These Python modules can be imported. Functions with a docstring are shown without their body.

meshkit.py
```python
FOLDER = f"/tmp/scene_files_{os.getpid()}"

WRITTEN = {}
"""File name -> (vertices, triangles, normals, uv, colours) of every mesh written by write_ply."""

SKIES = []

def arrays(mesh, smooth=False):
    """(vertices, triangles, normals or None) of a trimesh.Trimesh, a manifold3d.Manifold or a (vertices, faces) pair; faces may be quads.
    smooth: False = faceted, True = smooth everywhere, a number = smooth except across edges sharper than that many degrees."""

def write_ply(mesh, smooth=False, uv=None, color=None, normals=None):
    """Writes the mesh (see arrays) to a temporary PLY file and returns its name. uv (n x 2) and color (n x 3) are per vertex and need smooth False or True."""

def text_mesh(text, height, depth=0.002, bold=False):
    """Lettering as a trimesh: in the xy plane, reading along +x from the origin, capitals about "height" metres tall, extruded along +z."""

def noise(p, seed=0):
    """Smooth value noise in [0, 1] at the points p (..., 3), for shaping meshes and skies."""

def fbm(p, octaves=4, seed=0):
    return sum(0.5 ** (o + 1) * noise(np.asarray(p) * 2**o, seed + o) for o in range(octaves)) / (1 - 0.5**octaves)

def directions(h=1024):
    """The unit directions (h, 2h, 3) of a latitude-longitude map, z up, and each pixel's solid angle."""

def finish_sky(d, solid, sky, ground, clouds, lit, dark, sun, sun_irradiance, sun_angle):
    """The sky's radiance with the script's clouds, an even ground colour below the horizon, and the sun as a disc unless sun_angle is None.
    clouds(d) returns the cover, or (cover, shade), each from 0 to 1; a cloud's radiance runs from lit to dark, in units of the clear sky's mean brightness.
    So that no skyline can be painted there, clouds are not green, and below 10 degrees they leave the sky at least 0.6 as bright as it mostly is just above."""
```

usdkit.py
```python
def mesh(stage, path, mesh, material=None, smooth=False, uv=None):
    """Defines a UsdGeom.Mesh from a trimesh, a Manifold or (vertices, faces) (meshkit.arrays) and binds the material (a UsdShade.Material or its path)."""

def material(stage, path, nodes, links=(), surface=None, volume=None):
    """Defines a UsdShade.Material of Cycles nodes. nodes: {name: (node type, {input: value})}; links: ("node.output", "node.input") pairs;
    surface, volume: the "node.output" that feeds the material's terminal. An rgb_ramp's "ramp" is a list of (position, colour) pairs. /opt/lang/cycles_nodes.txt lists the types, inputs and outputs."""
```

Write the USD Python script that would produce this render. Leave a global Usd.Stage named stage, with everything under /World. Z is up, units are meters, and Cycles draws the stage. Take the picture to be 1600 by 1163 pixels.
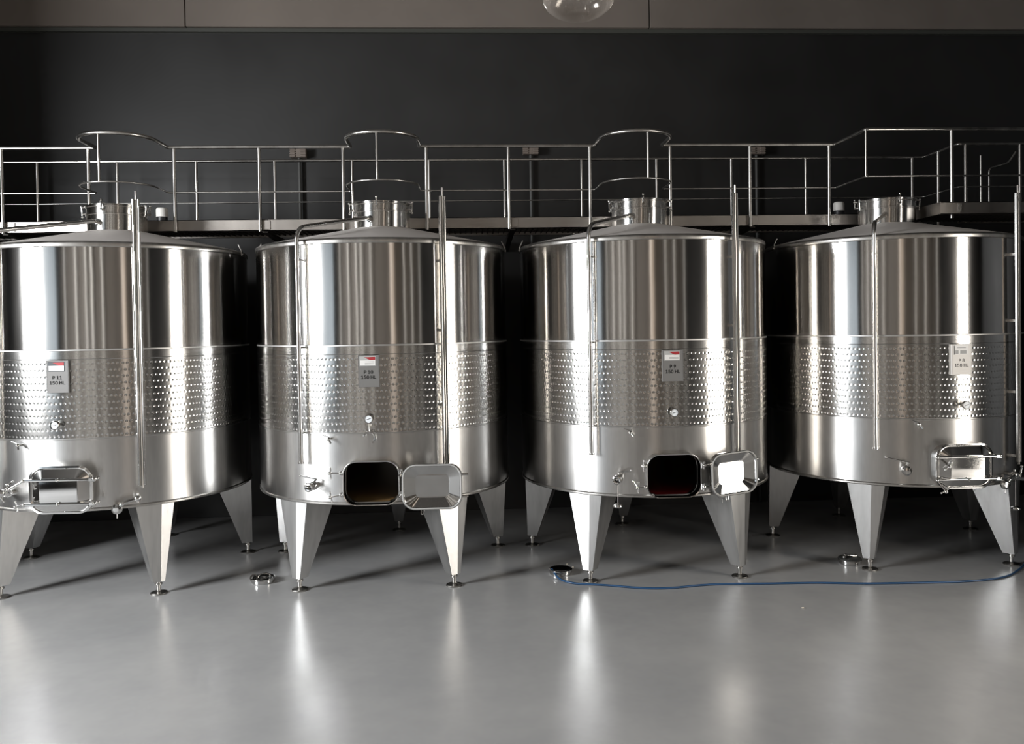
import math, numpy as np, trimesh, usdkit, meshkit
from pxr import Usd, UsdGeom, UsdLux, UsdShade, Gf, Sdf, Vt
from shapely.geometry import Polygon, box as sbox
PI = math.pi
stage = Usd.Stage.CreateInMemory()
UsdGeom.SetStageUpAxis(stage, 'Z'); UsdGeom.SetStageMetersPerUnit(stage, 1.0)
UsdGeom.Xform.Define(stage, '/World'); UsdGeom.Scope.Define(stage, '/World/Looks')

# ------------------------------------------------------------------ camera
CAM = (-0.504, -8.999, 2.482); YAW, PITCH, ROLL, FPX = 0.0541, -0.0175, -0.0163, 1300.66
cam = UsdGeom.Camera.Define(stage, '/World/camera')
_f = np.array([math.sin(YAW)*math.cos(PITCH), math.cos(YAW)*math.cos(PITCH), math.sin(PITCH)])
_r = np.array([math.cos(YAW), -math.sin(YAW), 0]); _u = np.cross(_r, _f)
_r2 = _r*math.cos(ROLL)+_u*math.sin(ROLL); _u2 = -_r*math.sin(ROLL)+_u*math.cos(ROLL)
cam.AddTransformOp().Set(Gf.Matrix4d(*_r2, 0, *_u2, 0, *(-_f), 0, *CAM, 1))
cam.CreateHorizontalApertureAttr(36.0); cam.CreateVerticalApertureAttr(36.0*1163/1600)
cam.CreateFocalLengthAttr(FPX/1600*36.0); cam.CreateVerticalApertureOffsetAttr(-50/1600*36.0)
cam.CreateClippingRangeAttr((0.05, 200.0)); cam.CreateFStopAttr(0.0)
cam.CreateExposureAttr(0.0)

# ------------------------------------------------------------------ light: daylight through the two gates, and the hall's faint ambient
def gate_light(name, x, y0, y1, z0, z1, facing, color, power):
    l = UsdLux.RectLight.Define(stage, '/World/'+name)
    l.CreateWidthAttr(abs(y1-y0)); l.CreateHeightAttr(z1-z0); l.CreateIntensityAttr(power); l.CreateColorAttr(Gf.Vec3f(*color))
    zax = np.array([-facing, 0, 0]); yax = np.array([0, 0, 1.0]); xax = np.cross(yax, zax)   # a RectLight shines along its -z
    l.AddTransformOp().Set(Gf.Matrix4d(*[float(q) for q in (*xax, 0, *yax, 0, *zax, 0, x, (y0+y1)/2, (z0+z1)/2, 1)]))
LG = (-9.0, -6.7, -4.2, 2.1, 5.0); RG = (7.3, -5.75, -3.75, 0.05, 4.4); LW = (-9.0, -10.4, -7.3, 1.1, 4.7)
gate_light('left_gate_daylight', LG[0]-0.05, *LG[1:], 1, (0.96, 0.98, 1.0), 76.0)
gate_light('left_frosted_window_daylight', LW[0]-0.05, *LW[1:], 1, (0.78, 0.90, 1.0), 0.9)
gate_light('right_gate_daylight', RG[0]+0.05, *RG[1:], -1, (1.0, 0.94, 0.86), 17.0)
dome = UsdLux.DomeLight.Define(stage, '/World/sky'); dome.CreateIntensityAttr(0.02); dome.CreateColorAttr(Gf.Vec3f(0.9, 0.95, 1.0))

# ------------------------------------------------------------------ materials
def mat(name, nodes, links=(), surface='p.BSDF'):
    return usdkit.material(stage, '/World/Looks/'+name, nodes, links, surface=surface)
def plain(name, color, rough=0.5, metal=0.0, **kw):
    return mat(name, {'p': ('principled_bsdf', dict(base_color=color, roughness=rough, metallic=metal, **kw))})
def steel(name, color, rough, aniso=0.0, spread=0.08, wav=0.0, wscale=1.2):
    n = {'p': ('principled_bsdf', dict(base_color=color, metallic=1.0, roughness=rough, anisotropic=aniso)),
         'tc': ('texture_coordinate', {}), 'mp': ('mapping', dict(scale=(2.0, 2.0, 0.35))),
         'nz': ('noise_texture', dict(scale=3.0, detail=4.0)),
         'mr': ('map_range', dict(from_min=0.3, from_max=0.7, to_min=max(rough-spread, 0.03), to_max=rough+spread, clamp=True))}
    l = [('tc.object', 'mp.vector'), ('mp.vector', 'nz.vector'), ('nz.fac', 'mr.value'), ('mr.result', 'p.roughness')]
    if aniso:
        n['tz'] = ('combine_xyz', dict(x=0.0, y=0.0, z=1.0)); l.append(('tz.vector', 'p.tangent'))
    if wav:
        n['wn'] = ('noise_texture', dict(scale=wscale, detail=1.5)); n['b'] = ('bump', dict(strength=1.0, distance=wav))
        l += [('tc.object', 'wn.vector'), ('wn.fac', 'b.height'), ('b.normal', 'p.normal')]
    return mat(name, n, l)
M = {}
M['shell_upper'] = steel('polished_shell_steel', (0.60, 0.585, 0.565), 0.16, 0.90, 0.02, 0.004, 1.1)
M['shell_lower'] = steel('satin_shell_steel', (0.64, 0.63, 0.615), 0.29, 0.75, 0.03, 0.004, 1.1)
M['jacket'] = steel('jacket_steel', (0.62, 0.61, 0.59), 0.17, 0.45, 0.02)
M['roof'] = plain('roof_steel', (0.74, 0.695, 0.66), 0.58, 0.3)
M['leg'] = steel('leg_steel', (0.60, 0.595, 0.585), 0.34, 0.0, 0.05)
M['neck'] = steel('neck_steel', (0.60, 0.585, 0.56), 0.2, 0.75, 0.03)
M['chrome'] = steel('bright_steel', (0.66, 0.655, 0.64), 0.10, 0.0, 0.03)
M['tube'] = steel('tube_steel', (0.62, 0.61, 0.59), 0.18, 0.0, 0.04)
M['rail'] = steel('rail_steel', (0.50, 0.485, 0.46), 0.30, 0.0, 0.05)
M['beam'] = steel('fascia_steel', (0.40, 0.37, 0.34), 0.42, 0.0, 0.05)
M['seam'] = plain('ground_weld_steel', (0.56, 0.55, 0.535), 0.42, 0.9)
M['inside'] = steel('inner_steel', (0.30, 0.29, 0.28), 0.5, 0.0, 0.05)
M['grating'] = plain('grating_dark', (0.05, 0.045, 0.04), 0.6, 0.6)
M['black'] = plain('black_plastic', (0.015, 0.015, 0.016), 0.45)
M['rubber'] = plain('grey_gasket', (0.35, 0.35, 0.34), 0.6)
M['white'] = plain('white_plastic', (0.72, 0.70, 0.66), 0.45)
M['dial'] = plain('dial_white', (0.75, 0.78, 0.80), 0.3)
M['plate'] = plain('plate_grey', (0.15, 0.146, 0.14), 0.5)
M['plate_pale'] = plain('plate_pale', (0.66, 0.63, 0.59), 0.4)
M['ink'] = plain('ink_black', (0.008, 0.008, 0.008), 0.7, specular_ior_level=0.1)
M['ink_grey'] = plain('ink_grey', (0.14, 0.135, 0.13), 0.6, specular_ior_level=0.2)
M['sticker'] = plain('sticker_white', (0.68, 0.67, 0.65), 0.35)
M['sticker_dark'] = plain('sticker_dark', (0.05, 0.055, 0.06), 0.35)
M['sticker_red'] = plain('sticker_red', (0.32, 0.03, 0.035), 0.35)
M['hose'] = plain('hose_blue', (0.016, 0.058, 0.135), 0.45)
M['box'] = plain('box_brown', (0.16, 0.13, 0.11), 0.5)
M['conduit'] = plain('conduit_dark', (0.045, 0.045, 0.042), 0.5)
M['wine'] = plain('wine_red', (0.12, 0.006, 0.008), 0.15)
M['amber'] = plain('wet_amber', (0.20, 0.12, 0.05), 0.2)
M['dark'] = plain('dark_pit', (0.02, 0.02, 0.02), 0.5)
M['crumb'] = plain('pale_crumb', (0.6, 0.55, 0.45), 0.7)
M['acrylic'] = mat('clear_acrylic', {'t': ('transparent_bsdf', dict(color=(0.96, 0.95, 0.94))), 'd': ('translucent_bsdf', dict(color=(0.8, 0.76, 0.72))), 'g': ('glossy_bsdf', dict(color=(0.9, 0.88, 0.86), roughness=0.12)),
    'm1': ('mix_closure', dict(fac=0.10)), 'm2': ('mix_closure', dict(fac=0.06))}, [('t.BSDF', 'm1.closure1'), ('d.BSDF', 'm1.closure2'), ('m1.closure', 'm2.closure1'), ('g.BSDF', 'm2.closure2')], surface='m2.closure')
M['sight_glass'] = plain('sight_glass', (0.8, 0.82, 0.8), 0.05, transmission_weight=0.9, ior=1.45)
def mottled(name, c1, c2, scale, r0, r1, detail=5.0, bump=0.0, **kw):
    n = {'p': ('principled_bsdf', dict(roughness=(r0+r1)/2, **kw)), 'g': ('geometry', {}), 'nz': ('noise_texture', dict(scale=scale, detail=detail, roughness=0.6)),
         'cr': ('rgb_ramp', {'ramp': [(0.3, c1), (0.7, c2)]}), 'mr': ('map_range', dict(from_min=0.3, from_max=0.7, to_min=r0, to_max=r1, clamp=True))}
    l = [('g.position', 'nz.vector'), ('nz.fac', 'cr.fac'), ('cr.color', 'p.base_color'), ('nz.fac', 'mr.value'), ('mr.result', 'p.roughness')]
    if bump:
        n['n2'] = ('noise_texture', dict(scale=scale*9, detail=4.0)); n['b'] = ('bump', dict(strength=0.5, distance=bump))
        l += [('g.position', 'n2.vector'), ('n2.fac', 'b.height'), ('b.normal', 'p.normal')]
    return mat(name, n, l)
M['floor'] = mottled('epoxy_floor', (0.275, 0.275, 0.276), (0.315, 0.312, 0.308), 0.9, 0.24, 0.34, bump=0.0008)
M['wall'] = mottled('dark_wall_paint', (0.0095, 0.0090, 0.0085), (0.0135, 0.0130, 0.0125), 0.8, 0.44, 0.54)
M['concrete'] = mottled('beige_concrete', (0.108, 0.089, 0.075), (0.136, 0.114, 0.097), 0.7, 0.7, 0.85)
M['front'] = mottled('front_wall_render', (0.12, 0.103, 0.088), (0.16, 0.14, 0.12), 0.7, 0.7, 0.85)
M['ceiling'] = plain('ceiling_paint', (0.07, 0.065, 0.06), 0.8)
M['column'] = plain('column_beige', (0.88, 0.74, 0.62), 0.45)
M['post_white'] = plain('post_white', (0.9, 0.86, 0.80), 0.35)
M['strip'] = plain('strip_olive', (0.035, 0.036, 0.030), 0.6)

# ------------------------------------------------------------------ naming
used = {}
def numbered(parent, name):
    k = (str(parent), name); n = used.get(k, 0); used[k] = n+1
    return name if n == 0 else f'{name}_{n:03d}'
def tag(p, label=None, cat=None, group=None, kind=None):
    p = p.GetPrim() if hasattr(p, 'GetPrim') else p
    for k, v in (('label', label), ('category', cat), ('group', group), ('kind', kind)):
        if v: p.SetCustomDataByKey(k, v)
    return p
def path_of(parent): return '/World' if parent is None else str(parent.GetPath())
def obj(name, m, material, parent=None, smooth=30, label=None, kind=None):
    pp = path_of(parent); path = f'{pp}/{numbered(pp, name)}'
    if isinstance(m, list):
        m = trimesh.util.concatenate([tri(x) for x in m])
    g = usdkit.mesh(stage, path, m, M[material] if isinstance(material, str) else material, smooth)
    return tag(g, label=label, kind=kind)
def raw(name, v, f, n, material, parent, label=None):
    pp = path_of(parent); path = f'{pp}/{numbered(pp, name)}'
    g = UsdGeom.Mesh.Define(stage, path)
    g.CreatePointsAttr(Vt.Vec3fArray.FromNumpy(np.asarray(v, np.float32)))
    g.CreateFaceVertexCountsAttr(Vt.IntArray.FromNumpy(np.full(len(f), 3, np.int32)))
    g.CreateFaceVertexIndicesAttr(Vt.IntArray.FromNumpy(np.asarray(f, np.int32).ravel()))
    g.CreateSubdivisionSchemeAttr('none')
    g.CreateNormalsAttr(Vt.Vec3fArray.FromNumpy(np.asarray(n, np.float32))); g.SetNormalsInterpolation('vertex')
    UsdShade.MaterialBindingAPI.Apply(g.GetPrim()).Bind(M[material])
    return tag(g, label=label)
def thing(name, label, cat, loc=(0, 0, 0), rotz=0.0, group=None):
    x = UsdGeom.Xform.Define(stage, '/World/'+numbered('/World', name))
    x.AddTranslateOp().Set(Gf.Vec3d(*map(float, loc)))
    if rotz: x.AddRotateZOp().Set(math.degrees(rotz))
    return tag(x, label, cat, group)
def struct(name, m, material, parent=None, smooth=False): return obj(name, m, material, parent, smooth, kind='structure' if parent is None else None)

# ------------------------------------------------------------------ shapes
def tri(m):
    if isinstance(m, trimesh.Trimesh): return m
    v, f = m; f = np.asarray(f)
    if f.shape[1] == 4: f = np.vstack([f[:, [0, 1, 2]], f[:, [0, 2, 3]]])
    return trimesh.Trimesh(np.asarray(v, float), f, process=False)
def bx(x0, x1, y0, y1, z0, z1):
    m = trimesh.creation.box((x1-x0, y1-y0, z1-z0)); m.apply_translation(((x0+x1)/2, (y0+y1)/2, (z0+z1)/2)); return m
def bevel_box(x0, x1, y0, y1, z0, z1, b=0.004):
    import itertools
    pts = []
    for sx, sy, sz in itertools.product((0, 1), repeat=3):
        c = np.array([(x0, x1)[sx], (y0, y1)[sy], (z0, z1)[sz]]); s = np.array([1-2*sx, 1-2*sy, 1-2*sz])*b
        for k in range(3):
            q = c+s; q[k] = c[k]; pts.append(q)
    return trimesh.convex.convex_hull(np.array(pts))
def lathe(profile, n=48, closed=False, a0=0.0, a1=2*PI):
    P = np.asarray(profile, float); full = abs(a1-a0-2*PI) < 1e-6
    A = np.linspace(a0, a1, n, endpoint=not full); k = len(P)
    v = np.concatenate([np.stack([P[:, 0]*math.sin(a), -P[:, 0]*math.cos(a), P[:, 1]], 1) for a in A])
    f = []
    for i in range(n if full else n-1):
        j = (i+1) % n
        for t in range(k if closed else k-1):
            u = (t+1) % k
            f.append((i*k+t, j*k+t, j*k+u, i*k+u))
    m = tri((v, np.array(f)))
    m = trimesh.Trimesh(m.vertices, m.faces, process=True); m.update_faces(m.nondegenerate_faces()); m.remove_unreferenced_vertices()
    return m
def sweep(pts, r, n=12, closed=False, cap=True):
    P = np.asarray(pts, float)
    if closed: T = np.roll(P, -1, 0)-np.roll(P, 1, 0)
    else:
        d = np.diff(P, axis=0); d /= np.linalg.norm(d, axis=1, keepdims=True)
        T = np.vstack([d[:1], d[:-1]+d[1:], d[-1:]])
    T /= np.linalg.norm(T, axis=1, keepdims=True)
    up = np.array([0, 0, 1.0]) if abs(T[0][2]) < 0.9 else np.array([1.0, 0, 0])
    N = np.cross(T[0], up); N /= np.linalg.norm(N); rings = []
    for i in range(len(P)):
        N = N-T[i]*(N@T[i]); N /= np.linalg.norm(N); B = np.cross(T[i], N)
        s = 1.0
        if 0 < i < len(P)-1 and not closed: s = 1/max(0.5, math.sqrt(max(1e-6, (1+d[i-1]@d[i])/2)))
        rings.append([P[i]+r*s*0+r*(math.cos(a)*N+math.sin(a)*B) for a in np.linspace(0, 2*PI, n, endpoint=False)])
    v = np.array(rings).reshape(-1, 3); f = []; L = len(P)
    for i in range(L if closed else L-1):
        j = (i+1) % L
        for t in range(n): f.append((i*n+t, i*n+(t+1) % n, j*n+(t+1) % n, j*n+t))
    f = np.array(f); f = np.vstack([f[:, [0, 1, 2]], f[:, [0, 2, 3]]])
    if cap and not closed:
        v = np.vstack([v, P[0], P[-1]]); a, b = len(v)-2, len(v)-1
        f = np.vstack([f, [(a, (t+1) % n, t) for t in range(n)], [(b, (L-1)*n+t, (L-1)*n+(t+1) % n) for t in range(n)]])
    m = trimesh.Trimesh(v, f, process=False); m.fix_normals() if False else None
    return m
def fillet(pts, rad, n=7):
    P = [np.asarray(p, float) for p in pts]; out = [P[0]]
    for i in range(1, len(P)-1):
        a, b, c = P[i-1], P[i], P[i+1]; u, w = a-b, c-b; lu, lw = np.linalg.norm(u), np.linalg.norm(w); u, w = u/lu, w/lw
        d = min(rad, lu*0.45, lw*0.45); s, e = b+u*d, b+w*d
        out += [(1-t)**2*s+2*t*(1-t)*b+t*t*e for t in np.linspace(0, 1, n)]
    return np.array(out+[P[-1]])
def rod(a, b, r, n=12): return sweep([a, b], r, n)
def loft(rings):
    """closed solid through rings of equal length"""
    k = len(rings[0]); v = np.concatenate([np.asarray(r, float) for r in rings]); f = []
    for i in range(len(rings)-1):
        for t in range(k):
            u = (t+1) % k; f += [(i*k+t, i*k+u, (i+1)*k+u), (i*k+t, (i+1)*k+u, (i+1)*k+t)]
    for t in range(1, k-1):
        f.append((0, t+1, t)); o = (len(rings)-1)*k; f.append((o, o+t, o+t+1))
    m = trimesh.Trimesh(v, np.array(f), process=False); trimesh.repair.fix_normals(m); return m
def rrect(w, h, r, n=13):
    """rounded rectangle, centred, counter-clockwise (x, z)"""
    p = []
    for cx, cz, a in ((w/2-r, h/2-r, 0), (-w/2+r, h/2-r, 90), (-w/2+r, -h/2+r, 180), (w/2-r, -h/2+r, 270)):
        p += [(cx+r*math.cos(math.radians(a+90*t)), cz+r*math.sin(math.radians(a+90*t))) for t in np.linspace(0, 1, n)]
    return np.array(p)
def stack(levels):
    """open shell through rounded rectangles (points (x, z), y)"""
    k = len(levels[0][0]); v = np.concatenate([np.stack([p[:, 0], np.full(k, y), p[:, 1]], 1) for p, y in levels]); f = []
    for i in range(len(levels)-1):
        for t in range(k):
            u = (t+1) % k; f += [(i*k+t, i*k+u, (i+1)*k+u), (i*k+t, (i+1)*k+u, (i+1)*k+t)]
    return v, f, k
def ball(c, r, sub=2):
    m = trimesh.creation.icosphere(sub, r); m.apply_translation(c); return m
def on(az, r, z): return np.array([r*math.sin(az), -r*math.cos(az), z])
def frame_at(az, r, z):
    """matrix: x along the tangent, y radially inward (so -y looks out), z up, origin on the shell"""
    m = np.eye(4); m[:3, 0] = (math.cos(az), math.sin(az), 0); m[:3, 1] = (-math.sin(az), math.cos(az), 0); m[:3, 3] = on(az, r, z); return m
def moved(m, T):
    m = tri(m).copy(); m.apply_transform(T); return m
D = math.radians

# ------------------------------------------------------------------ the hall
YW, ZC = 2.2, 8.0
XL, XR, YF = -9.0, 7.3, -11.4
struct('floor', bx(XL-0.3, XR+0.3, YF-0.2, YW+0.2, -0.1, 0), 'floor')
struct('wall_back', bx(XL-0.3, XR+0.3, YW, YW+0.3, 0, ZC), 'wall')
struct('ceiling', bx(XL-0.3, XR+0.3, YF-0.2, YW+0.3, ZC, ZC+0.2), 'ceiling')
def gate_wall(name, x0, x1, gs):
    parts, at = [], YF
    for _, y0, y1, z0, z1 in sorted(gs, key=lambda g: g[1]):
        parts += [bx(x0, x1, at, y0, 0, ZC), bx(x0, x1, y0, y1, 0, z0), bx(x0, x1, y0, y1, z1, ZC)]; at = y1
    struct(name, parts+[bx(x0, x1, at, YW, 0, ZC)], 'wall')
gate_wall('wall_left', XL-0.3, XL, [LG, LW]); gate_wall('wall_right', XR, XR+0.3, [RG])
struct('wall_front', bx(XL-0.3, XR+0.3, YF-0.2, YF, 0, ZC), 'front')
tb = UsdGeom.Xform.Define(stage, '/World/trim_1').GetPrim(); tag(tb, kind='structure', label='beige concrete panels along the top of the dark back wall')
for a, b in ((XL, -4.09), (-4.09, 2.01), (2.01, XR)):
    obj('panel', bevel_box(a+0.006, b-0.006, YW-0.10, YW, 6.44, ZC-0.005, 0.006), 'concrete', tb, smooth=False)
obj('drip_edge', bx(XL, XR, YW-0.06, YW, 6.385, 6.432), 'strip', tb, smooth=False)
struct('trim_2', bx(XL, XL+1.3, -2.75, -2.45, 0, ZC), 'wall')          # pier on the left wall
for x, w in ((-7.8, 0.10), (-6.05, 0.12), (-4.6, 0.10), (-3.75, 0.12), (-2.25, 0.10), (1.05, 0.34), (3.2, 0.10), (4.7, 0.12), (6.6, 0.12)):
    struct('trim_3' if x == -7.8 else 'trim_%d' % (4+[-6.05, -4.6, -3.75, -2.25, 1.05, 3.2, 4.7, 6.6].index(x)),
           lathe([(0, 0), (w, 0), (w, ZC), (0, ZC)], 24).apply_translation((x, YF+w+0.3, 0)), 'column' if w > 0.3 else 'post_white', smooth=40)
struct('trim_12', bx(6.25, XR, -3.45, -3.15, 0, ZC), 'wall')         # deep reveal beside the right gate

# ------------------------------------------------------------------ the tanks
R, ZB, ZT = 1.30, 0.8635, 3.30
HW, HH, HZ, HR = 0.515, 0.41, 1.067, 0.125         # hatch opening frame: outer size, centre height, corner radius
Z_J0, Z_J1, Z_J2 = 1.512, 2.235, 2.322             # dimple jacket: bottom, top of the dimples, top of the plain band
NS = 288

def shell_grid(r, z0, z1, n=NS, nz=1):
    A = np.linspace(0, 2*PI, n+1); Z = np.linspace(z0, z1, nz+1)
    a, z = np.meshgrid(A, Z); v = np.stack([r*np.sin(a), -r*np.cos(a), z], -1).reshape(-1, 3)
    nrm = np.stack([np.sin(a), -np.cos(a), 0*a], -1).reshape(-1, 3); W = n+1
    i = np.arange(nz)[:, None]*W+np.arange(n)[None]; q = np.stack([i, i+1, i+W+1, i+W], -1).reshape(-1, 4)
    return v, np.vstack([q[:, [0, 1, 2]], q[:, [0, 2, 3]]]), nrm
def lower_shell():
    hole = Polygon([(x/R, HZ+z) for x, z in rrect(HW-0.03, HH-0.03, HR-0.015, 9)])
    V, F, n0 = [], [], 0
    for i in range(NS):
        a0 = -PI+2*PI*i/NS; a1 = a0+2*PI/NS
        s = sbox(a0, ZB, a1, Z_J0)
        if abs(a0) < 0.3: s = s.difference(hole)
        for g in getattr(s, 'geoms', [s]):
            if g.is_empty: continue
            v, f = trimesh.creation.triangulate_polygon(g, engine='earcut')
            V.append(v); F.append(np.asarray(f)+n0); n0 += len(v)
    v = np.vstack(V); f = np.vstack(F); keep, inv = np.unique(f.ravel(), return_inverse=True); v = v[keep]; f = inv.reshape(-1, 3)
    a, z = v[:, 0], v[:, 1]
    P = np.stack([R*np.sin(a), -R*np.cos(a), z], 1); N = np.stack([np.sin(a), -np.cos(a), 0*a], 1)
    c = np.cross(P[f[:, 1]]-P[f[:, 0]], P[f[:, 2]]-P[f[:, 0]]); flip = (c*N[f[:, 0]]).sum(1) < 0
    f[flip] = f[flip][:, ::-1]
    return P, f, N
def jacket():
    """the pillow-plate band with its staggered weld dimples, as relief"""
    rj = 1.306; ncol = 200; per = 8
    A = np.concatenate([np.linspace(-2.0, 2.0, int(4.0/(2*PI)*ncol*per)+1), np.linspace(2.0, 2*PI-2.0, 80)[1:]])
    Z = np.concatenate([[Z_J0, Z_J0+0.004], np.linspace(Z_J0+0.010, Z_J1-0.008, 140), [Z_J1, Z_J2-0.006, Z_J2]])
    a, z = np.meshgrid(A, Z)
    d = np.zeros_like(a); pitch = 2*PI/ncol
    for k in range(12):
        zr = 2.196-0.0595*k; off = 0.5*(k % 2)
        da = ((a/pitch-off+0.5) % 1.0-0.5)*pitch*rj
        d += np.exp(-((da**2+(z-zr)**2)/0.0068**2))
    r = rj-0.0024*d; r[0] = R+0.0005; r[-1] = R+0.0005
    v = np.stack([r*np.sin(a), -r*np.cos(a), z], -1); W = len(A); nz = len(Z)-1
    da_ = np.gradient(v, axis=1); dz_ = np.gradient(v, axis=0); nn = np.cross(da_, dz_); nn /= np.linalg.norm(nn, axis=-1, keepdims=True)
    i = np.arange(nz)[:, None]*W+np.arange(W-1)[None]; q = np.stack([i, i+1, i+W+1, i+W], -1).reshape(-1, 4)
    return v.reshape(-1, 3), np.vstack([q[:, [0, 1, 2]], q[:, [0, 2, 3]]]), nn.reshape(-1, 3)
G_UP = shell_grid(R, Z_J2, ZT-0.035); G_LOW = lower_shell(); G_JK = jacket()

def leg_mesh(az):
    def ring(xl, yl, xm, xr, yr, d, r, z):
        T = frame_at(az, r, z)
        return [(T @ np.array([x, y, 0, 1]))[:3] for x, y in ((xl, yl), (xm, 0), (xr, yr), (xr, d), (xl, d))]
    return loft([ring(-0.056, 0.003, 0.008, 0.046, 0.007, 0.112, R-0.006, 0.118), ring(-0.200, 0.012, 0.030, 0.152, 0.021, 0.395, R-0.002, 0.872)])
def foot_mesh(az, rf=1.246):
    c = on(az, rf, 0)
    m = lathe([(0, 0.0), (0.078, 0.0), (0.080, 0.006), (0.074, 0.014), (0.030, 0.022), (0.019, 0.030), (0.019, 0.085), (0.032, 0.086), (0.032, 0.100), (0.019, 0.101), (0.019, 0.125), (0, 0.125)], 28)
    m.apply_translation(c); return m

def hatch_door(w, h, r, depth, swell):
    """the dished hatch door seen from outside: edge roll, bevelled facets, flat middle; -y looks out"""
    lv = [(rrect(w-0.05, h-0.05, r-0.02), 0.006), (rrect(w, h, r), 0.006), (rrect(w, h, r), -0.012), (rrect(w-0.035, h-0.035, r-0.012), -0.016), (rrect(w-0.055, h-0.055, r-0.02), -0.010)]
    lv += [(rrect(w*0.60, h*0.52, 0.03), -0.010-depth)]
    v, f, k = stack(lv); n = len(v)
    v = np.vstack([v, [(0, -0.010-depth, 0)], [(0, 0.006, 0)]]); o = (len(lv)-1)*k
    f += [(o+t, o+(t+1) % k, n) for t in range(k)]+[((t+1) % k, t, n+1) for t in range(k)]
    m = trimesh.Trimesh(v, np.array(f), process=False); trimesh.repair.fix_normals(m)
    a, b = w*0.30-0.004, h*0.26-0.004; prof = [(-0.006-depth, -b)]+[(-0.011-depth-swell*(1-(z/b)**2), z) for z in np.linspace(-b, b, 25)]+[(-0.006-depth, b)]
    return [m, loft([[(x, y, z) for y, z in prof] for x in (-a, a)])]          # slightly bowed middle panel
def hatch_frame():
    lv = [(rrect(HW-0.03, HH-0.03, HR-0.015), -1.22), (rrect(HW-0.03, HH-0.03, HR-0.015), -1.365), (rrect(HW-0.022, HH-0.022, HR-0.011), -1.376), (rrect(HW-0.006, HH-0.006, HR-0.003), -1.378),
          (rrect(HW, HH, HR), -1.370), (rrect(HW, HH, HR), -1.22)]
    v, f, k = stack(lv); v = v+np.array([0, 0, HZ]); m = trimesh.Trimesh(v, np.array(f), process=False); return m
def wing_bolt(a, b, r=0.009):
    a, b = np.asarray(a, float), np.asarray(b, float); d = (b-a)/np.linalg.norm(b-a)
    s = np.cross(d, [0, 1, 0]); s /= np.linalg.norm(s)
    return [rod(a, b, r), ball(b, r*2.0), rod(b-d*0.012-s*0.045, b-d*0.012+s*0.045, r*0.75), ball(b-d*0.012-s*0.045, r*1.05), ball(b-d*0.012+s*0.045, r*1.05), ball(a, r*1.9)]
def lettering(text, h, x, y, z, depth=0.0012):
    m = meshkit.text_mesh(text, h, depth, bold=True); c = m.bounds.mean(0)
    v = m.vertices-[c[0], 0, 0]
    return trimesh.Trimesh(np.stack([v[:, 0]+x, y-v[:, 2], v[:, 1]+z], 1), m.faces, process=False)

TANKS = [dict(pos=(-4.173, 0.033), rot=-0.0104, name='P 11', label='leftmost large stainless wine tank, cut by the left edge, its hatch closed, plate P 11', cip=(-30.5, 1.22), gauge=29.3, hatch='closed', door_dx=0.035),
         dict(pos=(-1.386, -0.026), rot=-0.0062, name='P 10', label='stainless wine tank second from left, plate P 10, hatch door swung fully open', cip=(-28.8, 1.236), gauge=29.8, hatch='flat'),
         dict(pos=(1.378, -0.057), rot=0.0051, name='P 9', label='stainless wine tank third from left, plate P 9, open hatch door mirroring a bright gate', cip=(-32.2, 1.25), gauge=28.6, hatch='turned'),
         dict(pos=(4.180, 0.042), rot=0.0118, name='P 8', label='rightmost stainless wine tank in shade, hatch closed, pale plate P 8', cip=(-32.8, 1.22), gauge=30.3, hatch='closed', door_dx=0.0)]

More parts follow.
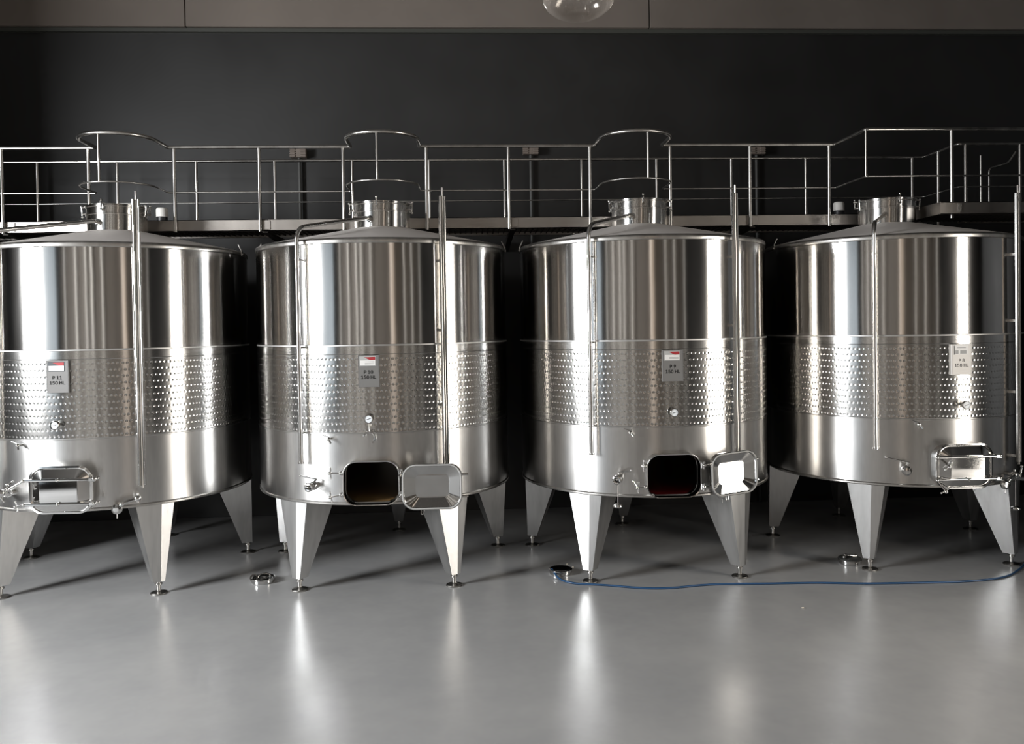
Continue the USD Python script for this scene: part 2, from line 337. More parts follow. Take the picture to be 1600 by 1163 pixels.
def plain_tank(s):
    t = thing('wine_tank', s['label'], 'tank', (*s['pos'], 0), 0.0, None)
    raw('upper_shell', *G_UP, 'shell_upper', t); raw('lower_shell', *shell_grid(R, ZB, Z_J2), 'shell_lower', t)
    obj('tank_floor', lathe([(0, ZB+0.012), (R-0.004, ZB+0.012), (R-0.004, ZB), (0, ZB)], 96), 'inside', t)
    obj('roof_cone', lathe([(R-0.0, ZT-0.035), (R-0.014, ZT+0.008), (R-0.05, ZT+0.022), (0.295, 3.53), (0.20, 3.545)], 160), 'roof', t, smooth=40)
    obj('manway_neck', lathe([(0.295, 3.47), (0.295, 3.77), (0.303, 3.80), (0, 3.815)], 72), 'neck', t, smooth=35)
    for a in (-36.3, 35.7, 107.7, 179.7, 251.7):
        lg = obj('leg', leg_mesh(D(a)), 'leg', t, smooth=False); obj('foot', foot_mesh(D(a)), 'rail', lg)
def build_tank(k, s):
    t = thing('wine_tank', s['label'], 'tank', (*s['pos'], 0), s['rot'], None)
    raw('upper_shell', *G_UP, 'shell_upper', t, label='polished upper wall')
    raw('dimple_jacket', *G_JK, 'jacket', t, label='cooling jacket with rows of weld dimples')
    raw('lower_shell', *G_LOW, 'shell_lower', t, label='satin lower wall')
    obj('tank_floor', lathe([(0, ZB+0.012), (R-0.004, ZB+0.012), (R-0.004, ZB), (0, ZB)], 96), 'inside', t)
    obj('bottom_bead', lathe([(R-0.012, ZB-0.010), (R+0.004, ZB-0.010), (R+0.008, ZB-0.004), (R+0.008, ZB+0.010), (R+0.001, ZB+0.020), (R-0.012, ZB+0.020)], 192, closed=True), 'rail', t)
    for zz, hz, mm in ((Z_J0, 0.006, 'shell_lower'), (Z_J1+0.004, 0.004, 'jacket'), (Z_J2, 0.0075, 'seam')):
        obj('weld_seam', lathe([(R-0.004, zz-hz), (R+0.006, zz-hz), (R+0.0085, zz-hz+0.003), (R+0.0085, zz+hz-0.003), (R+0.006, zz+hz), (R-0.004, zz+hz)], 192, closed=True), mm, t)
    obj('top_rim', lathe([(R-0.05, ZT-0.040), (R, ZT-0.040), (R+0.006, ZT-0.034), (R+0.007, ZT-0.010), (R+0.002, ZT+0.004), (R-0.012, ZT+0.013), (R-0.05, ZT+0.014)], 192, closed=True), 'rail', t, smooth=50)
    obj('roof_cone', lathe([(R-0.014, ZT+0.008), (R-0.05, ZT+0.022), (0.295, 3.53), (0.20, 3.545)], 160), 'roof', t, smooth=40)
    # manway on top
    obj('manway_neck', lathe([(0.285, 3.47), (0.295, 3.47), (0.295, 3.690), (0.299, 3.694), (0.299, 3.704), (0.296, 3.708), (0.296, 3.770), (0.303, 3.776), (0.303, 3.786), (0.285, 3.786)], 96, closed=True), 'neck', t, smooth=35)
    obj('manway_lid', lathe([(0, 3.815), (0.20, 3.812), (0.29, 3.800), (0.308, 3.796), (0.308, 3.788), (0, 3.788)], 72), 'neck', t, smooth=40)
    for a in (-4, 58, 118, 180, 242, 302):
        if a in (58, 302, 180): continue
        az = D(a); c = on(az, 0.325, 0)
        obj('lid_clamp', [rod(c+[0, 0, 3.725], c+[0, 0, 3.82], 0.007), ball(c+[0, 0, 3.828], 0.013), rod(on(az, 0.295, 3.735), on(az, 0.335, 3.735), 0.012), rod(on(az, 0.27, 3.806), on(az, 0.340, 3.806), 0.009)], 'chrome', t)
    for a in (75, -80):
        az = D(a)
        obj('lid_clamp', [rod(on(az, 0.29, 3.80), on(az, 0.345, 3.79), 0.010), rod(on(az, 0.345, 3.80), on(az, 0.338, 3.70), 0.008), ball(on(az, 0.345, 3.80), 0.013), ball(on(az, 0.336, 3.69), 0.014), rod(on(az, 0.28, 3.73), on(az, 0.34, 3.72), 0.010)], 'chrome', t)
    # legs
    for a in (-36.3, 35.7, 107.7, 179.7, 251.7):
        lg = obj('leg', leg_mesh(D(a)), 'leg', t, smooth=False)
        obj('foot', foot_mesh(D(a)), 'rail', lg)
    # wash pipe from the neck down the front
    a, zb = D(s['cip'][0]), s['cip'][1]; rp = 1.372
    top = on(a, rp, 3.395); d2 = np.array([math.sin(a), -math.cos(a)])
    neck_pt = on(D({0: -14, 1: -19, 2: -26, 3: -31}[k]), 0.285, 3.605)
    stub = on(D({0: -14, 1: -19, 2: -26, 3: -31}[k]), 0.36, 3.612)
    pp = obj('wash_pipe', sweep(fillet([neck_pt, stub, top+[0, 0, 0.02], on(a, rp, zb)], 0.12, 9), 0.0205, 16), 'tube', t, smooth=60)
    ring_d = (stub-neck_pt)/np.linalg.norm(stub-neck_pt)
    obj('flange', rod(neck_pt+ring_d*0.008, neck_pt+ring_d*0.022, 0.036, 20), 'chrome', pp)
    obj('end_ring', lathe([(0.0195, zb), (0.027, zb), (0.027, zb+0.018), (0.0195, zb+0.018)], 20, closed=True).apply_translation(on(a, rp, 0)), 'chrome', pp)
    for zz in (3.12, 2.31, 1.52):
        obj('pipe_bracket', [rod(on(a, R-0.002, zz), on(a, rp, zz), 0.008), lathe([(0.020, -0.009), (0.0245, -0.009), (0.0245, 0.009), (0.020, 0.009)], 18, closed=True).apply_translation(on(a, rp, zz))], 'tube', pp)
    # level gauge: channel with two side bars and a sight tube
    a = D(s['gauge']); T = frame_at(a, 1.365, 0); z0, z1 = 1.06, 3.700
    lg = obj('level_gauge', [moved(bevel_box(-0.034, -0.013, -0.018, 0.012, z0, z1, 0.006), T), moved(bevel_box(0.013, 0.034, -0.018, 0.012, z0, z1, 0.006), T), moved(bx(-0.02, 0.02, 0.006, 0.012, z0, z1), T)], 'tube', t, smooth=25)
    obj('sight_tube', moved(rod((0, -0.006, z0-0.02), (0, -0.006, 3.772), 0.0095, 14), T), 'rail', lg, smooth=60)
    for zz in (3.10, 2.45, 1.75, 1.12):
        obj('gauge_bracket', moved(bx(-0.012, 0.012, 0.008, 0.067, zz-0.012, zz+0.012), T), 'tube', lg)
    # label plate
    yp = -R-0.034; pale = k == 3; px = {0: -0.003, 1: -0.008, 2: 0.012, 3: 0.02}[k]; zc = 2.086
    pl = obj('label_plate', [bevel_box(px-0.096, px+0.096, yp, yp+0.008, zc-0.146, zc+0.146, 0.003), bx(px-0.096, px-0.090, yp, yp+0.026, zc-0.146, zc+0.146), bx(px+0.090, px+0.096, yp, yp+0.026, zc-0.146, zc+0.146)],
             'plate_pale' if pale else 'plate', t, smooth=False, label='number plate reading %s 150 HL' % s['name'])
    ink = 'ink_grey' if pale else 'ink'
    obj('lettering', [lettering(s['name'], 0.029, px-0.002, yp, zc-0.022), lettering('150 HL', 0.029, px-0.002, yp, zc-0.069)], ink, pl, smooth=False)
    z1s = zc+0.136
    obj('sticker_frame', bx(px-0.083, px+0.067, yp-0.0012, yp, z1s-0.088, z1s), 'sticker' if pale else ('sticker_dark' if k == 0 else 'rubber'), pl, smooth=False)
    if not pale:
        obj('sticker', bx(px-0.076, px+0.060, yp-0.0022, yp-0.001, z1s-0.082, z1s-0.036), 'sticker', pl, smooth=False)
        obj('sticker_swoosh', tri((np.array([(px-0.040, yp-0.0024, z1s-0.008), (px+0.060, yp-0.0024, z1s-0.006), (px+0.060, yp-0.0024, z1s-0.033), (px+0.018, yp-0.0024, z1s-0.036)]), np.array([(0, 3, 2), (0, 2, 1)]))), 'sticker_red', pl, smooth=False)
        obj('sticker_print', [bx(px-0.034, px+0.052, yp-0.003, yp-0.002, z1s-zz-0.0022, z1s-zz) for zz in (0.046, 0.058, 0.069)], 'ink_grey', pl, smooth=False)
    else:
        obj('sticker_print', [bx(px-0.064, px-0.034, yp-0.0024, yp-0.001, z1s-0.080, z1s-0.046), bx(px-0.016, px+0.046, yp-0.0024, yp-0.001, z1s-0.080, z1s-0.046), bx(px-0.05, px+0.04, yp-0.0024, yp-0.001, z1s-0.026, z1s-0.020)], 'rubber', pl, smooth=False)
        obj('side_strip', bx(px-0.078, px-0.070, yp-0.0024, yp, z1s-0.088, z1s-0.002), 'ink_grey', pl, smooth=False)
    # thermometer
    tx = {0: -0.02, 1: -0.015, 2: 0.008, 3: 0.04}[k]; T = np.eye(4); T[:3, 3] = (tx, -1.365, 1.653); T[:3, 1] = (0, 0, 1); T[:3, 2] = (0, -1, 0)
    th = obj('thermometer', [moved(lathe([(0.034, 0.016), (0.0385, 0.016), (0.041, 0.010), (0.041, -0.012), (0.036, -0.016), (0.012, -0.018), (0.011, -0.075), (0, -0.075)], 32), T)], 'chrome', t)
    obj('dial', moved(lathe([(0, 0.011), (0.0345, 0.011), (0.0345, 0.008)], 32), T), 'dial', th)
    obj('needle', moved(moved(bx(-0.018, 0.022, -0.002, 0.002, 0.0114, 0.0126), trimesh.transformations.rotation_matrix(D(18), (0, 0, 1))), T), 'ink', th, smooth=False)
    if k == 1:
        yh = -1.372
        obj('hanging_hook', [rod((tx+0.004, yh, 1.615), (tx+0.004, yh, 1.535), 0.0045), sweep([(tx+0.004+0.052*math.sin(b), yh, 1.484-0.052*-math.cos(b)*1.0) for b in np.linspace(D(-75), D(150), 26)], 0.0075, 10)], 'chrome', th)
    # sampling tap
    az = D(-16.6); T = frame_at(az, R, 1.468)
    sv = obj('sampling_tap', [moved(rod((0, 0.005, 0), (0, -0.06, 0), 0.010), T), moved(ball((0, -0.055, 0), 0.018), T), moved(rod((0, -0.055, 0), (0.028, -0.075, -0.034), 0.008), T)], 'chrome', t)
    obj('tap_handle', moved(rod((0, -0.055, 0.016), (-0.062, -0.058, 0.038), 0.0045), T), 'chrome', sv)
    # racking valve left of the hatch
    az = D({0: -22.0, 1: -23.4, 2: -21.6, 3: -21.8}[k]); T = frame_at(az, R, 1.036)
    rv = obj('racking_valve', [moved(rod((0, 0.01, 0), (0, -0.05, 0), 0.028, 20), T), moved(ball((0, -0.062, 0), 0.042), T)], 'chrome', t)
    flip = {0: 0, 1: 0, 2: 0, 3: 0}[k]; Tl = T @ np.array([[1, 0, 0, 0], [0, 0, -1, 0], [0, 1, 0, 0], [0, 0, 0, 1.0]])  # lathe axis -> -y
    obj('spout', moved(lathe([(0.022, 0.06), (0.030, 0.06), (0.030, 0.125), (0.043, 0.130), (0.043, 0.148), (0.034, 0.152), (0.022, 0.150)], 28, closed=True), Tl), 'chrome', rv)
    if k in (0, 3):
        obj('spout_cap', moved(lathe([(0, 0.172), (0.030, 0.168), (0.046, 0.155), (0.046, 0.138), (0, 0.138)], 28), Tl), 'chrome', rv)
    else:
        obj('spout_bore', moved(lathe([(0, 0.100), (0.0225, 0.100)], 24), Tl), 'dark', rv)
    hv = {0: ((-0.02, -0.062, 0.05), (0.10, -0.09, 0.11)), 1: ((0.03, -0.062, 0.062), (-0.135, -0.075, 0.088)), 2: ((0.0, -0.062, 0.055), (0.125, -0.07, 0.082)), 3: ((0.035, -0.062, 0.066), (-0.175, -0.08, 0.112))}[k]
    obj('valve_lever', [moved(rod((0, -0.062, 0.03), hv[0], 0.010), T), moved(rod(hv[0], hv[1], 0.007), T), moved(ball(hv[1], 0.011), T)], 'chrome', rv)
    if k == 2:
        c0 = (T @ np.array([0, -0.10, -0.03, 1]))[:3]; c1 = c0+[0, 0, -0.215]
        obj('cap_chain', rod(c0, c1, 0.0035, 8), 'chrome', rv)
        obj('hanging_cap', lathe([(0, 0.024), (0.02, 0.022), (0.040, 0.010), (0.044, -0.004), (0.038, -0.014), (0, -0.014)], 28).apply_translation(c1), 'chrome', rv)
    # bottom outlet right of the hatch
    A0, A1 = D(27.5), D(20.2); p0 = on(A0, R+0.06, 0.945); p1 = on(A1, R+0.075, 0.868)
    bo = obj('bottom_outlet', [sweep(fillet([on(A0, R-0.01, 0.945), p0, p1+[0.06, 0, 0.055], p1], 0.05, 6), 0.017, 14), ball(p0, 0.032), rod(p0+[0, 0, -0.035], p0+[0, 0, 0.05], 0.012)], 'chrome', t)
    Tb = np.eye(4); Tb[:3, 3] = p1; Tb[:3, 1] = (0, 0, 1); Tb[:3, 2] = (0, -1, 0)
    obj('outlet_cap', [moved(lathe([(0, 0.03), (0.026, 0.028), (0.046, 0.012), (0.048, -0.006), (0.038, -0.026), (0, -0.03)], 28), Tb), rod(p1+[0, 0, -0.04], p1+[0, 0, -0.085], 0.006)], 'chrome', bo)
    if k == 3:
        c0 = on(D(26.2), R+0.085, 0.90); obj('cap_chain', rod(c0, c0+[0, 0, -0.27], 0.0035, 8), 'chrome', bo)
        obj('hanging_cap', lathe([(0, 0.024), (0.02, 0.022), (0.040, 0.010), (0.044, -0.004), (0.038, -0.014), (0, -0.014)], 28).apply_translation(c0+[0, 0, -0.28]), 'chrome', bo)
        obj('outlet_body', [ball(p0+[0.02, 0.03, -0.02], 0.045), rod(p0+[-0.13, -0.01, -0.01], p0+[0.10, 0.02, -0.05], 0.02), rod(p0+[0.07, 0.02, -0.04], p0+[0.09, 0.02, 0.07], 0.010), ball(p0+[0.09, 0.02, 0.075], 0.016)], 'chrome', bo)
    # hatch
    hf = obj('hatch_frame', hatch_frame(), 'chrome', t, smooth=40)
    hdx = s.get('door_dx', 0.0)
    if s['hatch'] == 'closed':
        T = np.eye(4); T[:3, 3] = (hdx, -1.392, HZ+0.008)
        dr = obj('hatch_door', [moved(q, T) for q in hatch_door(HW+0.045, HH+0.02, HR, 0.045, 0.007)], 'chrome', t, smooth=9, label='closed dished hatch door')
        for j, zz in enumerate((HZ+0.105, HZ-0.110)):
            xl, xr = hdx-0.33, hdx+0.315
            obj('clamp_bar', [rod((xl+0.03, -1.452, zz), (xr, -1.452, zz), 0.0125), ball((hdx, -1.462, zz), 0.016), rod((hdx, -1.462, zz), (hdx, -1.438, zz), 0.012), rod((xr, -1.452, zz), (xr, -1.36, zz), 0.011), ball((xr, -1.455, zz+0.004), 0.020), ball((xr+0.005, -1.40, zz), 0.016), bevel_box(xr-0.045, xr+0.012, -1.47, -1.435, zz-0.016, zz+0.016)], 'chrome', dr)
            if k == 0:
                e = (xl-0.11, -1.44, zz-0.075) if j == 0 else (xl-0.06, -1.42, zz-0.02)
            else:
                e = (xl+0.12, -1.50, zz-0.085) if j == 0 else (xl+0.085, -1.50, zz-0.10)
            obj('clamp_handle', wing_bolt((xl+0.03, -1.452, zz), e, 0.009), 'chrome', dr)
        if k == 0:
            obj('clamp_knob', [ball((-0.49, -1.39, HZ-0.01), 0.035), rod((-0.53, -1.36, HZ-0.03), (-0.40, -1.43, HZ+0.05), 0.012), rod((-0.56, -1.38, HZ+0.03), (-0.47, -1.38, HZ-0.09), 0.010)], 'chrome', dr)
    else:
        flat = s['hatch'] == 'flat'
        T = np.eye(4); T[:3, :3] = np.diag([-1, -1, 1])           # the door's inside faces the room
        ang = D(1.0) if flat else D(20.5)
        c = np.array([0.553, -1.435, 1.036]) if flat else np.array([0.578, -1.325, 1.070])
        T = trimesh.transformations.translation_matrix(c) @ trimesh.transformations.rotation_matrix(ang, (0, 0, 1)) @ (trimesh.transformations.rotation_matrix(D(0 if flat else -2.0), (0, 1, 0)))
        w, h, r = (0.545, 0.415, 0.12) if flat else (0.535, 0.405, 0.12)
        # pan: rolled edge, gasket groove, dished middle going away from the room
        lv = [(rrect(w-0.03, h-0.03, r-0.01), 0.022), (rrect(w, h, r), 0.018), (rrect(w, h, r), -0.010), (rrect(w-0.012, h-0.012, r-0.005), -0.016), (rrect(w-0.03, h-0.03, r-0.01), -0.012), (rrect(w-0.045, h-0.045, r-0.016), 0.002), (rrect(w*0.55, h*0.50, 0.04), 0.040)]
        v, f, kk = stack(lv); n = len(v); v = np.vstack([v, [(0, 0.042, 0)]]); o = 6*kk; f += [(o+q, o+(q+1) % kk, n) for q in range(kk)]
        m = trimesh.Trimesh(v, np.array(f), process=False); trimesh.repair.fix_normals(m)
        dr = obj('hatch_door', moved(m, T), 'chrome', t, smooth=9, label='opened hatch door showing its dished mirror-like inside')
        gk = np.array([(x, -0.0135, z) for x, z in rrect(w-0.022, h-0.022, r-0.006, 9)])
        obj('gasket', moved(sweep(gk, 0.0075, 8, closed=True), T), 'rubber', dr, smooth=60)
        for zz in (0.095, -0.105):
            obj('clamp_bar', moved(rod((-w/2-0.035, 0.05, zz), (w/2+0.055, 0.05, zz), 0.0115), T), 'chrome', dr)
            hx = (T @ np.array([-w/2-0.02, 0.035, zz, 1]))[:3]
            obj('hinge', [bevel_box(HW/2-0.006, HW/2+0.020, -1.385, -1.33, HZ+zz-0.03, HZ+zz+0.03), rod((HW/2+0.018, -1.388, HZ+zz-0.034), (HW/2+0.018, -1.388, HZ+zz+0.034), 0.011), rod((HW/2+0.018, -1.388, HZ+zz), hx, 0.010), ball((HW/2+0.018, -1.392, HZ+zz), 0.016)], 'chrome', dr)
        c = (T @ np.array([-0.09 if flat else -0.07, 0.03, -h/2, 1]))[:3]
        obj('door_hook', sweep(fillet([c+[-0.016, 0, 0.02], c+[-0.010, -0.01, -0.045], c+[0.006, -0.01, -0.045], c+[0.016, 0, 0.02]], 0.012, 5), 0.006, 10), 'chrome', dr)
        for zz in (HZ+0.10, HZ-0.10):
            xl = -HW/2
            obj('swing_bolt', [bevel_box(xl-0.022, xl+0.004, -1.375, -1.33, zz-0.020, zz+0.020)]+(wing_bolt((xl-0.02, -1.37, zz), (xl-0.12, -1.36, zz+(0.0 if zz > HZ else -0.02)), 0.0075) if flat else wing_bolt((xl-0.012, -1.37, zz), (xl-0.035 if zz > HZ else xl-0.09, -1.375, zz+(0.0 if zz > HZ else 0.0)), 0.0075)), 'chrome', hf)
        if not flat:
            obj('swing_handle', [rod((xl-0.09, -1.378, HZ-0.10), (xl-0.13, -1.39, HZ-0.035), 0.008), ball((xl-0.13, -1.39, HZ-0.035), 0.012)], 'chrome', hf)
            obj('frame_eye', lathe([(0.008, -0.005), (0.016, -0.005), (0.016, 0.005), (0.008, 0.005)], 20, closed=True).apply_transform(trimesh.transformations.rotation_matrix(PI/2, (1, 0, 0))).apply_translation((-0.205, -1.385, HZ-0.172)), 'chrome', hf)
        # what is left on the tank's floor
        obj('residue', lathe([(0, ZB+0.020), (R-0.10, ZB+0.018), (R-0.02, ZB+0.013)], 72), 'wine' if not flat else 'amber', t, label='red wine residue on the tank floor' if not flat else 'wet amber residue on the tank floor')
    # lifting lugs on the rim
    for a in (88, -88):
        az = D(a)
        T = frame_at(az, R, ZT)
        obj('lifting_lug', [moved(bevel_box(-0.02, 0.02, -0.012, 0.0, -0.035, 0.02, 0.003), T), moved(rod((0, -0.006, 0.01), (0.0, 0.03, 0.085), 0.006), T), moved(ball((0, -0.01, -0.02), 0.012), T)], 'rail', t)
    return t
for k, s in enumerate(TANKS): build_tank(k, s)
plain_tank(dict(pos=(-6.975, 0.03), label='next stainless wine tank of the row, just beyond the left edge of the photo'))

# ------------------------------------------------------------------ the catwalk behind the tanks and its two guard rails
ZF0, ZF1, YFR, YBK, ZH, ZM = 3.592, 3.718, 0.47, 1.25, 4.52, 4.02
cw = thing('catwalk', 'narrow steel catwalk running behind the tank necks, grating deck with fascia beams', 'walkway')
def channel(x0, x1, y, s):
    """C section along x; s = +1: flanges reach towards +y"""
    y0, y1 = sorted((y, y+s*0.045)); w0, w1 = sorted((y, y+s*0.006))
    return [bx(x0, x1, w0, w1, ZF0, ZF1), bx(x0, x1, y0, y1, ZF1-0.006, ZF1), bx(x0, x1, y0, y1, ZF0, ZF0+0.006)]
XS = [-8.4, -5.50, -2.72, 0.065, 2.85, 4.52]
for a, b in zip(XS[:-1], XS[1:]): obj('fascia_beam', channel(a+0.003, b-0.003, YFR+0.03, 1), 'beam', cw, smooth=False)
for a, b in ((-8.4, -2.8), (-2.8, 2.8), (2.8, 5.27)): obj('fascia_beam', channel(a+0.003, b-0.003, YBK, -1), 'beam', cw, smooth=False)
obj('fascia_beam', channel(4.545, 7.28, -0.40, 1), 'beam', cw, smooth=False)
obj('fascia_beam', channel(5.27, 7.28, YFR+0.02, -1), 'beam', cw, smooth=False)
obj('end_plate', bx(4.538, 4.545, -0.40, YFR+0.03, ZF0, ZF1), 'beam', cw, smooth=False)
for x in (-5.50, -2.72, 0.065, 2.85): obj('splice_plate', bevel_box(x-0.035, x+0.035, YFR+0.022, YFR+0.030, ZF0+0.012, ZF1-0.012, 0.002), 'beam', cw, smooth=False)
bars = [bx(x-0.0035, x+0.0035, YFR+0.04, YBK-0.006, 3.610, 3.645) for x in np.arange(-8.35, 4.5, 0.066)]+[bx(x-0.0035, x+0.0035, -0.39, YFR+0.02, 3.610, 3.645) for x in np.arange(4.56, 7.25, 0.066)]
bars += [bx(-8.4, 4.52, y-0.003, y+0.003, 3.622, 3.645) for y in np.arange(0.56, 1.24, 0.09)]+[bx(4.55, 7.28, y-0.003, y+0.003, 3.622, 3.645) for y in np.arange(-0.30, 0.45, 0.09)]
obj('grating', bars, 'grating', cw, smooth=False, kind='stuff', label='dark grating bars of the deck')
for x in (-5.58, -2.75, 0.04, 2.83, 6.6):
    obj('wall_bracket', loft([[(x-0.03, 0.52, 3.590), (x+0.03, 0.52, 3.590), (x+0.03, 0.52, 3.572), (x-0.03, 0.52, 3.572)], [(x-0.03, YW-0.002, 3.590), (x+0.03, YW-0.002, 3.590), (x+0.03, YW-0.002, 3.47), (x-0.03, YW-0.002, 3.47)]]), 'grating', cw, smooth=False)
TX = [s['pos'][0] for s in TANKS]
def loop_line(z, dy=0.0):
    p = [(-8.4, YFR, z)]
    for x in TX[:3]:
        p += [(x-0.385, YFR, z)]
        p += [(x-0.385*math.cos(b), 0.12-0.385*math.sin(b), z) for b in np.linspace(0, PI, 25)]
        p += [(x+0.385, YFR, z)]
    return p+[(3.80, YFR, z), (3.80, -0.265, z), (7.28, -0.265, z)]
gr = thing('guard_rail', 'front guard rail of the catwalk, looping out around each tank neck', 'railing')
obj('handrail', sweep(fillet(loop_line(ZH), 0.03, 4), 0.0205, 12), 'rail', gr, smooth=60)
obj('mid_rail', sweep(fillet(loop_line(ZM), 0.03, 4), 0.0095, 10), 'rail', gr, smooth=60)
for i in range(-9, 5):
    x = 0.93*i if i < 4 else 3.724
    if i == 4: x = 3.724
    obj('post', [rod((x, YFR+0.005, ZF0-0.012), (x, YFR+0.005, ZH), 0.0195), bx(x-0.02, x+0.02, YFR+0.005, YFR+0.03, ZF0+0.02, ZF1-0.02)], 'rail', gr, smooth=60)
for x, dx in ((TX[0], -0.05), (TX[1], -0.02), (TX[2], 0.06), (3.80, 0)):
    y = 0.12-math.sqrt(0.385**2-dx**2)
    obj('loop_post', rod((x+dx, y, ZM), (x+dx, y, ZH), 0.0125), 'rail', gr, smooth=60)
for x in (4.746, 5.68, 6.61): obj('post', [rod((x, -0.265, ZF0-0.03), (x, -0.265, ZH), 0.0195), bx(x-0.02, x+0.02, -0.41, -0.25, ZF0+0.02, ZF1-0.02)], 'rail', gr, smooth=60)
bk = thing('guard_rail', 'back guard rail of the catwalk, straight bars nearer the dark wall', 'railing')
def back_line(z): return [(-8.4, YBK, z), (5.29, YBK, z), (5.27, YFR+0.01, z), (7.28, YFR+0.01, z)]
obj('handrail', sweep(fillet(back_line(ZH), 0.05, 4), 0.0165, 12), 'rail', bk, smooth=60)
obj('mid_rail', sweep(fillet(back_line(ZM), 0.05, 4), 0.0085, 10), 'rail', bk, smooth=60)
for i in range(-8, 6):
    x = {0: -0.01, 1: 0.945, 2: 1.88, 3: 2.822, 4: 3.77, 5: 5.14}.get(i, 0.931*i)
    obj('post', rod((x, YBK, ZF1-0.02), (x, YBK, ZH), 0.0175), 'rail', bk, smooth=60)
obj('post', rod((5.275, 0.9, ZF0), (5.275, 0.9, ZH), 0.0175), 'rail', bk, smooth=60)
for x in (5.36, 6.02, 6.95): obj('post', rod((x, YFR+0.01, ZF0), (x, YFR+0.01, ZH), 0.0175), 'rail', bk, smooth=60)
gate = thing('ladder_handle', 'thin bent grab bar standing on the catwalk at the far right', 'handrail', (5.66, 0.66, 0))
obj('upright', rod((0, 0, 3.645), (0, 0, 4.42), 0.012), 'rail', gate, smooth=60)
obj('grab_bar', sweep(fillet([(0.10, 0, 3.645), (0.10, 0, 4.27), (0.34, 0, 4.33), (0.42, -0.02, 4.46)], 0.05, 5), 0.010), 'rail', gate, smooth=60)
vb = thing('vent_pipe', 'short dark pipes under the catwalk behind the rightmost tank roof', 'pipe', (4.9, 0.75, 0))
obj('riser', rod((0.33, 0.2, 3.30), (0.33, 0.2, 3.475), 0.03), 'tube', vb, smooth=60); obj('elbow', sweep(fillet([(-0.8, 0.3, 3.50), (0.52, 0.3, 3.50), (0.52, 0.3, 3.28)], 0.06, 6), 0.013), 'conduit', vb, smooth=60)
for x, lb in ((-4.05, 'white capped breather on the catwalk right of the leftmost tank neck'), (4.075, 'white capped breather on the catwalk left of the rightmost tank neck')):
    c = thing('breather_cap', lb, 'vent cap', (x, 1.0, 3.645))
    obj('stem', lathe([(0, 0), (0.06, 0), (0.06, 0.17), (0, 0.17)], 28), 'black', c); obj('cap', lathe([(0, 0.285), (0.05, 0.283), (0.062, 0.272), (0.066, 0.255), (0.066, 0.175), (0, 0.175)], 32), 'white', c)

# ------------------------------------------------------------------ louvred boxes on the wall, with their conduits
for x, z, lb in ((-2.673, 4.79, 'brown louvred wall box between the two left tanks'), (0.385, 4.815, 'brown louvred wall box near the middle of the wall'), (3.457, 4.80, 'barely visible dark louvred wall box toward the right')):
    w = thing('louvred_box', lb, 'wall box', (x, YW-0.022, z))
    obj('body', bx(-0.10, 0.10, -0.10, 0, -0.058, 0.058), 'box', w, smooth=False)
    for sx in (-1, 1):
        for q in range(4):
            zz = -0.045+q*0.03
            obj('louvre', bevel_box(min(sx*0.035, sx*0.105), max(sx*0.035, sx*0.105), -0.118, -0.095, zz-0.009, zz+0.009, 0.002), 'box', w, smooth=False)
    obj('conduit', rod((0.005, -0.035, -0.058), (0.005, -0.035, -z+0.02), 0.022), 'conduit', w, smooth=60)

# ------------------------------------------------------------------ pendant lamp
pl = thing('pendant_lamp', 'clear bowl pendant lamp hanging at the top edge of the photo', 'lamp', (0.48, -2.0, 5.063))
prof = [(0.0, 0.0), (0.10, 0.001), (0.155, 0.008), (0.215, 0.038), (0.265, 0.080), (0.293, 0.120), (0.298, 0.150), (0.285, 0.20), (0.24, 0.27), (0.17, 0.34), (0.13, 0.38)]
inner = [(r_*0.975, z_+0.006) for r_, z_ in prof[::-1]]
obj('bowl', lathe(prof+inner, 64), 'acrylic', pl, smooth=50)
ribs = [sweep([np.array([r_*1.002*math.sin(b), -r_*1.002*math.cos(b), z_]) for r_, z_ in prof[4:]], 0.0022, 5) for b in np.linspace(0, 2*PI, 72, endpoint=False)]
obj('prism_ribs', ribs, 'acrylic', pl, smooth=60, kind='stuff')
obj('bulb', [ball((0, 0, 0.20), 0.055), rod((0, 0, 0.22), (0, 0, 0.40), 0.028)], 'white', pl)
obj('housing', lathe([(0, 0.375), (0.135, 0.375), (0.14, 0.40), (0.12, 0.58), (0.05, 0.62), (0, 0.62)], 40), 'conduit', pl, smooth=40)
obj('cord', rod((0, 0, 0.61), (0, 0, ZC-5.063), 0.008), 'black', pl)

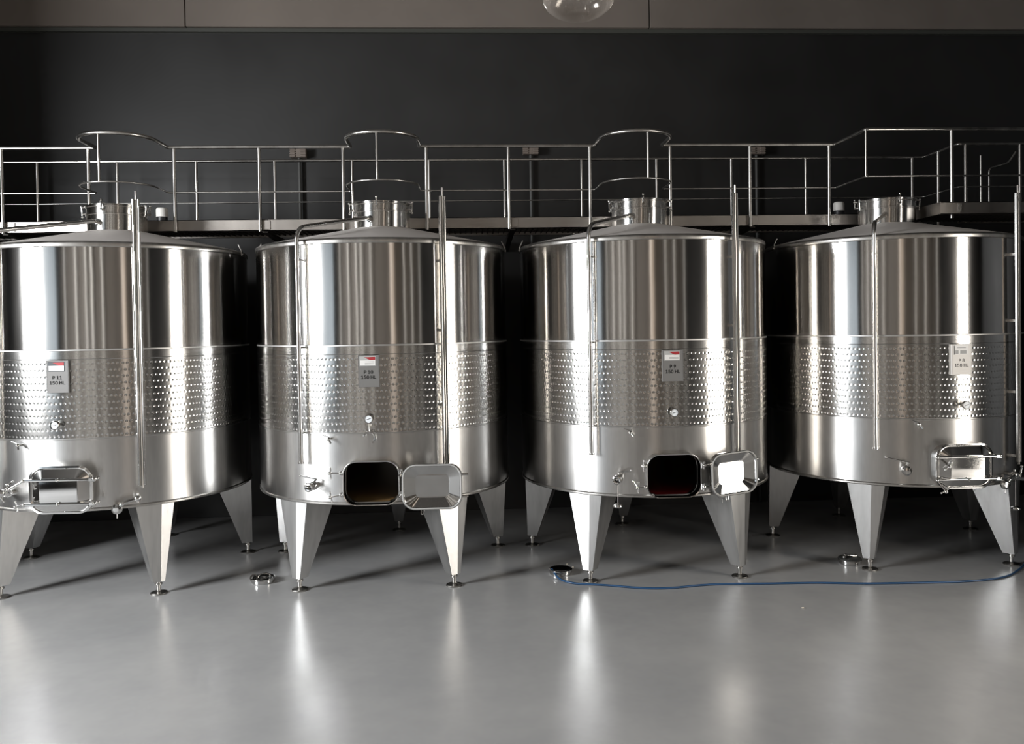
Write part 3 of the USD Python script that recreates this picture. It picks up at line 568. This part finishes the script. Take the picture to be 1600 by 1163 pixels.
# ------------------------------------------------------------------ floor drains, hose, crumbs
def drain(x, y, rot, lb, kind):
    d = thing('floor_drain', lb, 'drain', (x, y, 0), rot)
    obj('collar', lathe([(0.098, 0.0), (0.108, 0.0), (0.112, 0.012), (0.110, 0.034), (0.117, 0.040), (0.117, 0.048), (0.104, 0.050), (0.098, 0.046)], 48, closed=True), 'chrome', d)
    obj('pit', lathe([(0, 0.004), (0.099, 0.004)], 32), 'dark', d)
    if kind == 'open':
        obj('strainer_cup', lathe([(0.03, 0.012), (0.055, 0.014), (0.060, 0.042), (0.052, 0.042), (0.03, 0.02)], 32, closed=True), 'chrome', d)
        obj('drain_handle', sweep(fillet([(-0.055, 0, 0.045), (-0.03, 0.02, 0.075), (0.04, 0.03, 0.075), (0.075, 0.02, 0.050)], 0.02, 4), 0.008), 'chrome', d)
        obj('side_ring', lathe([(0.026, -0.009), (0.038, -0.009), (0.038, 0.009), (0.026, 0.009)], 26, closed=True).apply_transform(trimesh.transformations.rotation_matrix(D(62), (1, 0, 0))).apply_translation((-0.085, -0.02, 0.052)), 'chrome', d)
    elif kind == 'flat':
        obj('drain_plate', lathe([(0, 0.054), (0.085, 0.052), (0.102, 0.056), (0.106, 0.052), (0.0, 0.046)], 40), 'chrome', d)
    else:
        obj('drain_lid', lathe([(0, 0.066), (0.10, 0.064), (0.115, 0.056), (0.115, 0.050), (0, 0.050)], 40), 'conduit', d)
        obj('drain_handle', [rod((-0.075, -0.03, 0.062), (-0.06, -0.02, 0.098), 0.016), rod((-0.06, -0.02, 0.095), (0.06, 0.0, 0.072), 0.012), ball((-0.07, -0.028, 0.075), 0.02), ball((0.062, 0.0, 0.075), 0.017)], 'tube', d)
drain(-2.545, -0.735, 0.2, 'open steel floor drain between the two left tanks', 'open')
drain(0.388, -0.775, 0.0, 'steel floor drain at the start of the blue hose', 'flat')
drain(3.355, -0.75, 0.0, 'steel floor drain with a dark lid beside the rightmost tank front leg', 'lid')
hp = [(0.30, -0.79, 0.052), (0.318, -0.86, 0.035), (0.352, -0.97, 0.011), (0.40, -1.06, 0.010), (0.47, -1.128, 0.010), (0.612, -1.178, 0.010), (0.844, -1.25, 0.010), (1.124, -1.352, 0.010), (1.363, -1.368, 0.010), (1.619, -1.322, 0.010), (1.992, -1.310, 0.010),
      (2.288, -1.335, 0.010), (2.771, -1.365, 0.010), (3.11, -1.42, 0.010), (3.586, -1.455, 0.010), (4.073, -1.468, 0.010), (4.34, -1.44, 0.010), (4.577, -1.367, 0.010), (4.80, -1.21, 0.010), (4.97, -1.06, 0.010), (5.20, -0.78, 0.010), (5.50, -0.35, 0.010), (5.9, 0.05, 0.010)]
from scipy.interpolate import make_interp_spline
hp = np.array(hp); tt = np.concatenate([[0], np.cumsum(np.linalg.norm(np.diff(hp, axis=0), axis=1))])
ps = make_interp_spline(tt, hp, k=3)(np.linspace(0, tt[-1], 220)); ps[:, 2] = np.maximum(ps[:, 2], 0.0095)
tag(obj('hose', sweep(ps, 0.0095, 10), 'hose', smooth=60), 'thin blue hose lying across the grey floor to the right', 'hose')
rng = np.random.default_rng(4)
for x, y, r, lb in ((0.49, -0.47, 0.012, 'pale crumb on the floor behind the middle floor drain'), (0.535, -0.585, 0.011, 'pale crumb on the floor between the drain and the third tank leg'), (2.35, -2.0, 0.012, 'tiny tan crumb on the open floor at the lower right')):
    m = trimesh.creation.icosphere(1, r); m.vertices *= [1, 0.8, 0.45]; m.vertices += rng.normal(0, r*0.08, m.vertices.shape); m.apply_translation((x, y, r*0.4))
    tag(obj('crumb', m, 'crumb', smooth=60), lb, 'crumb')
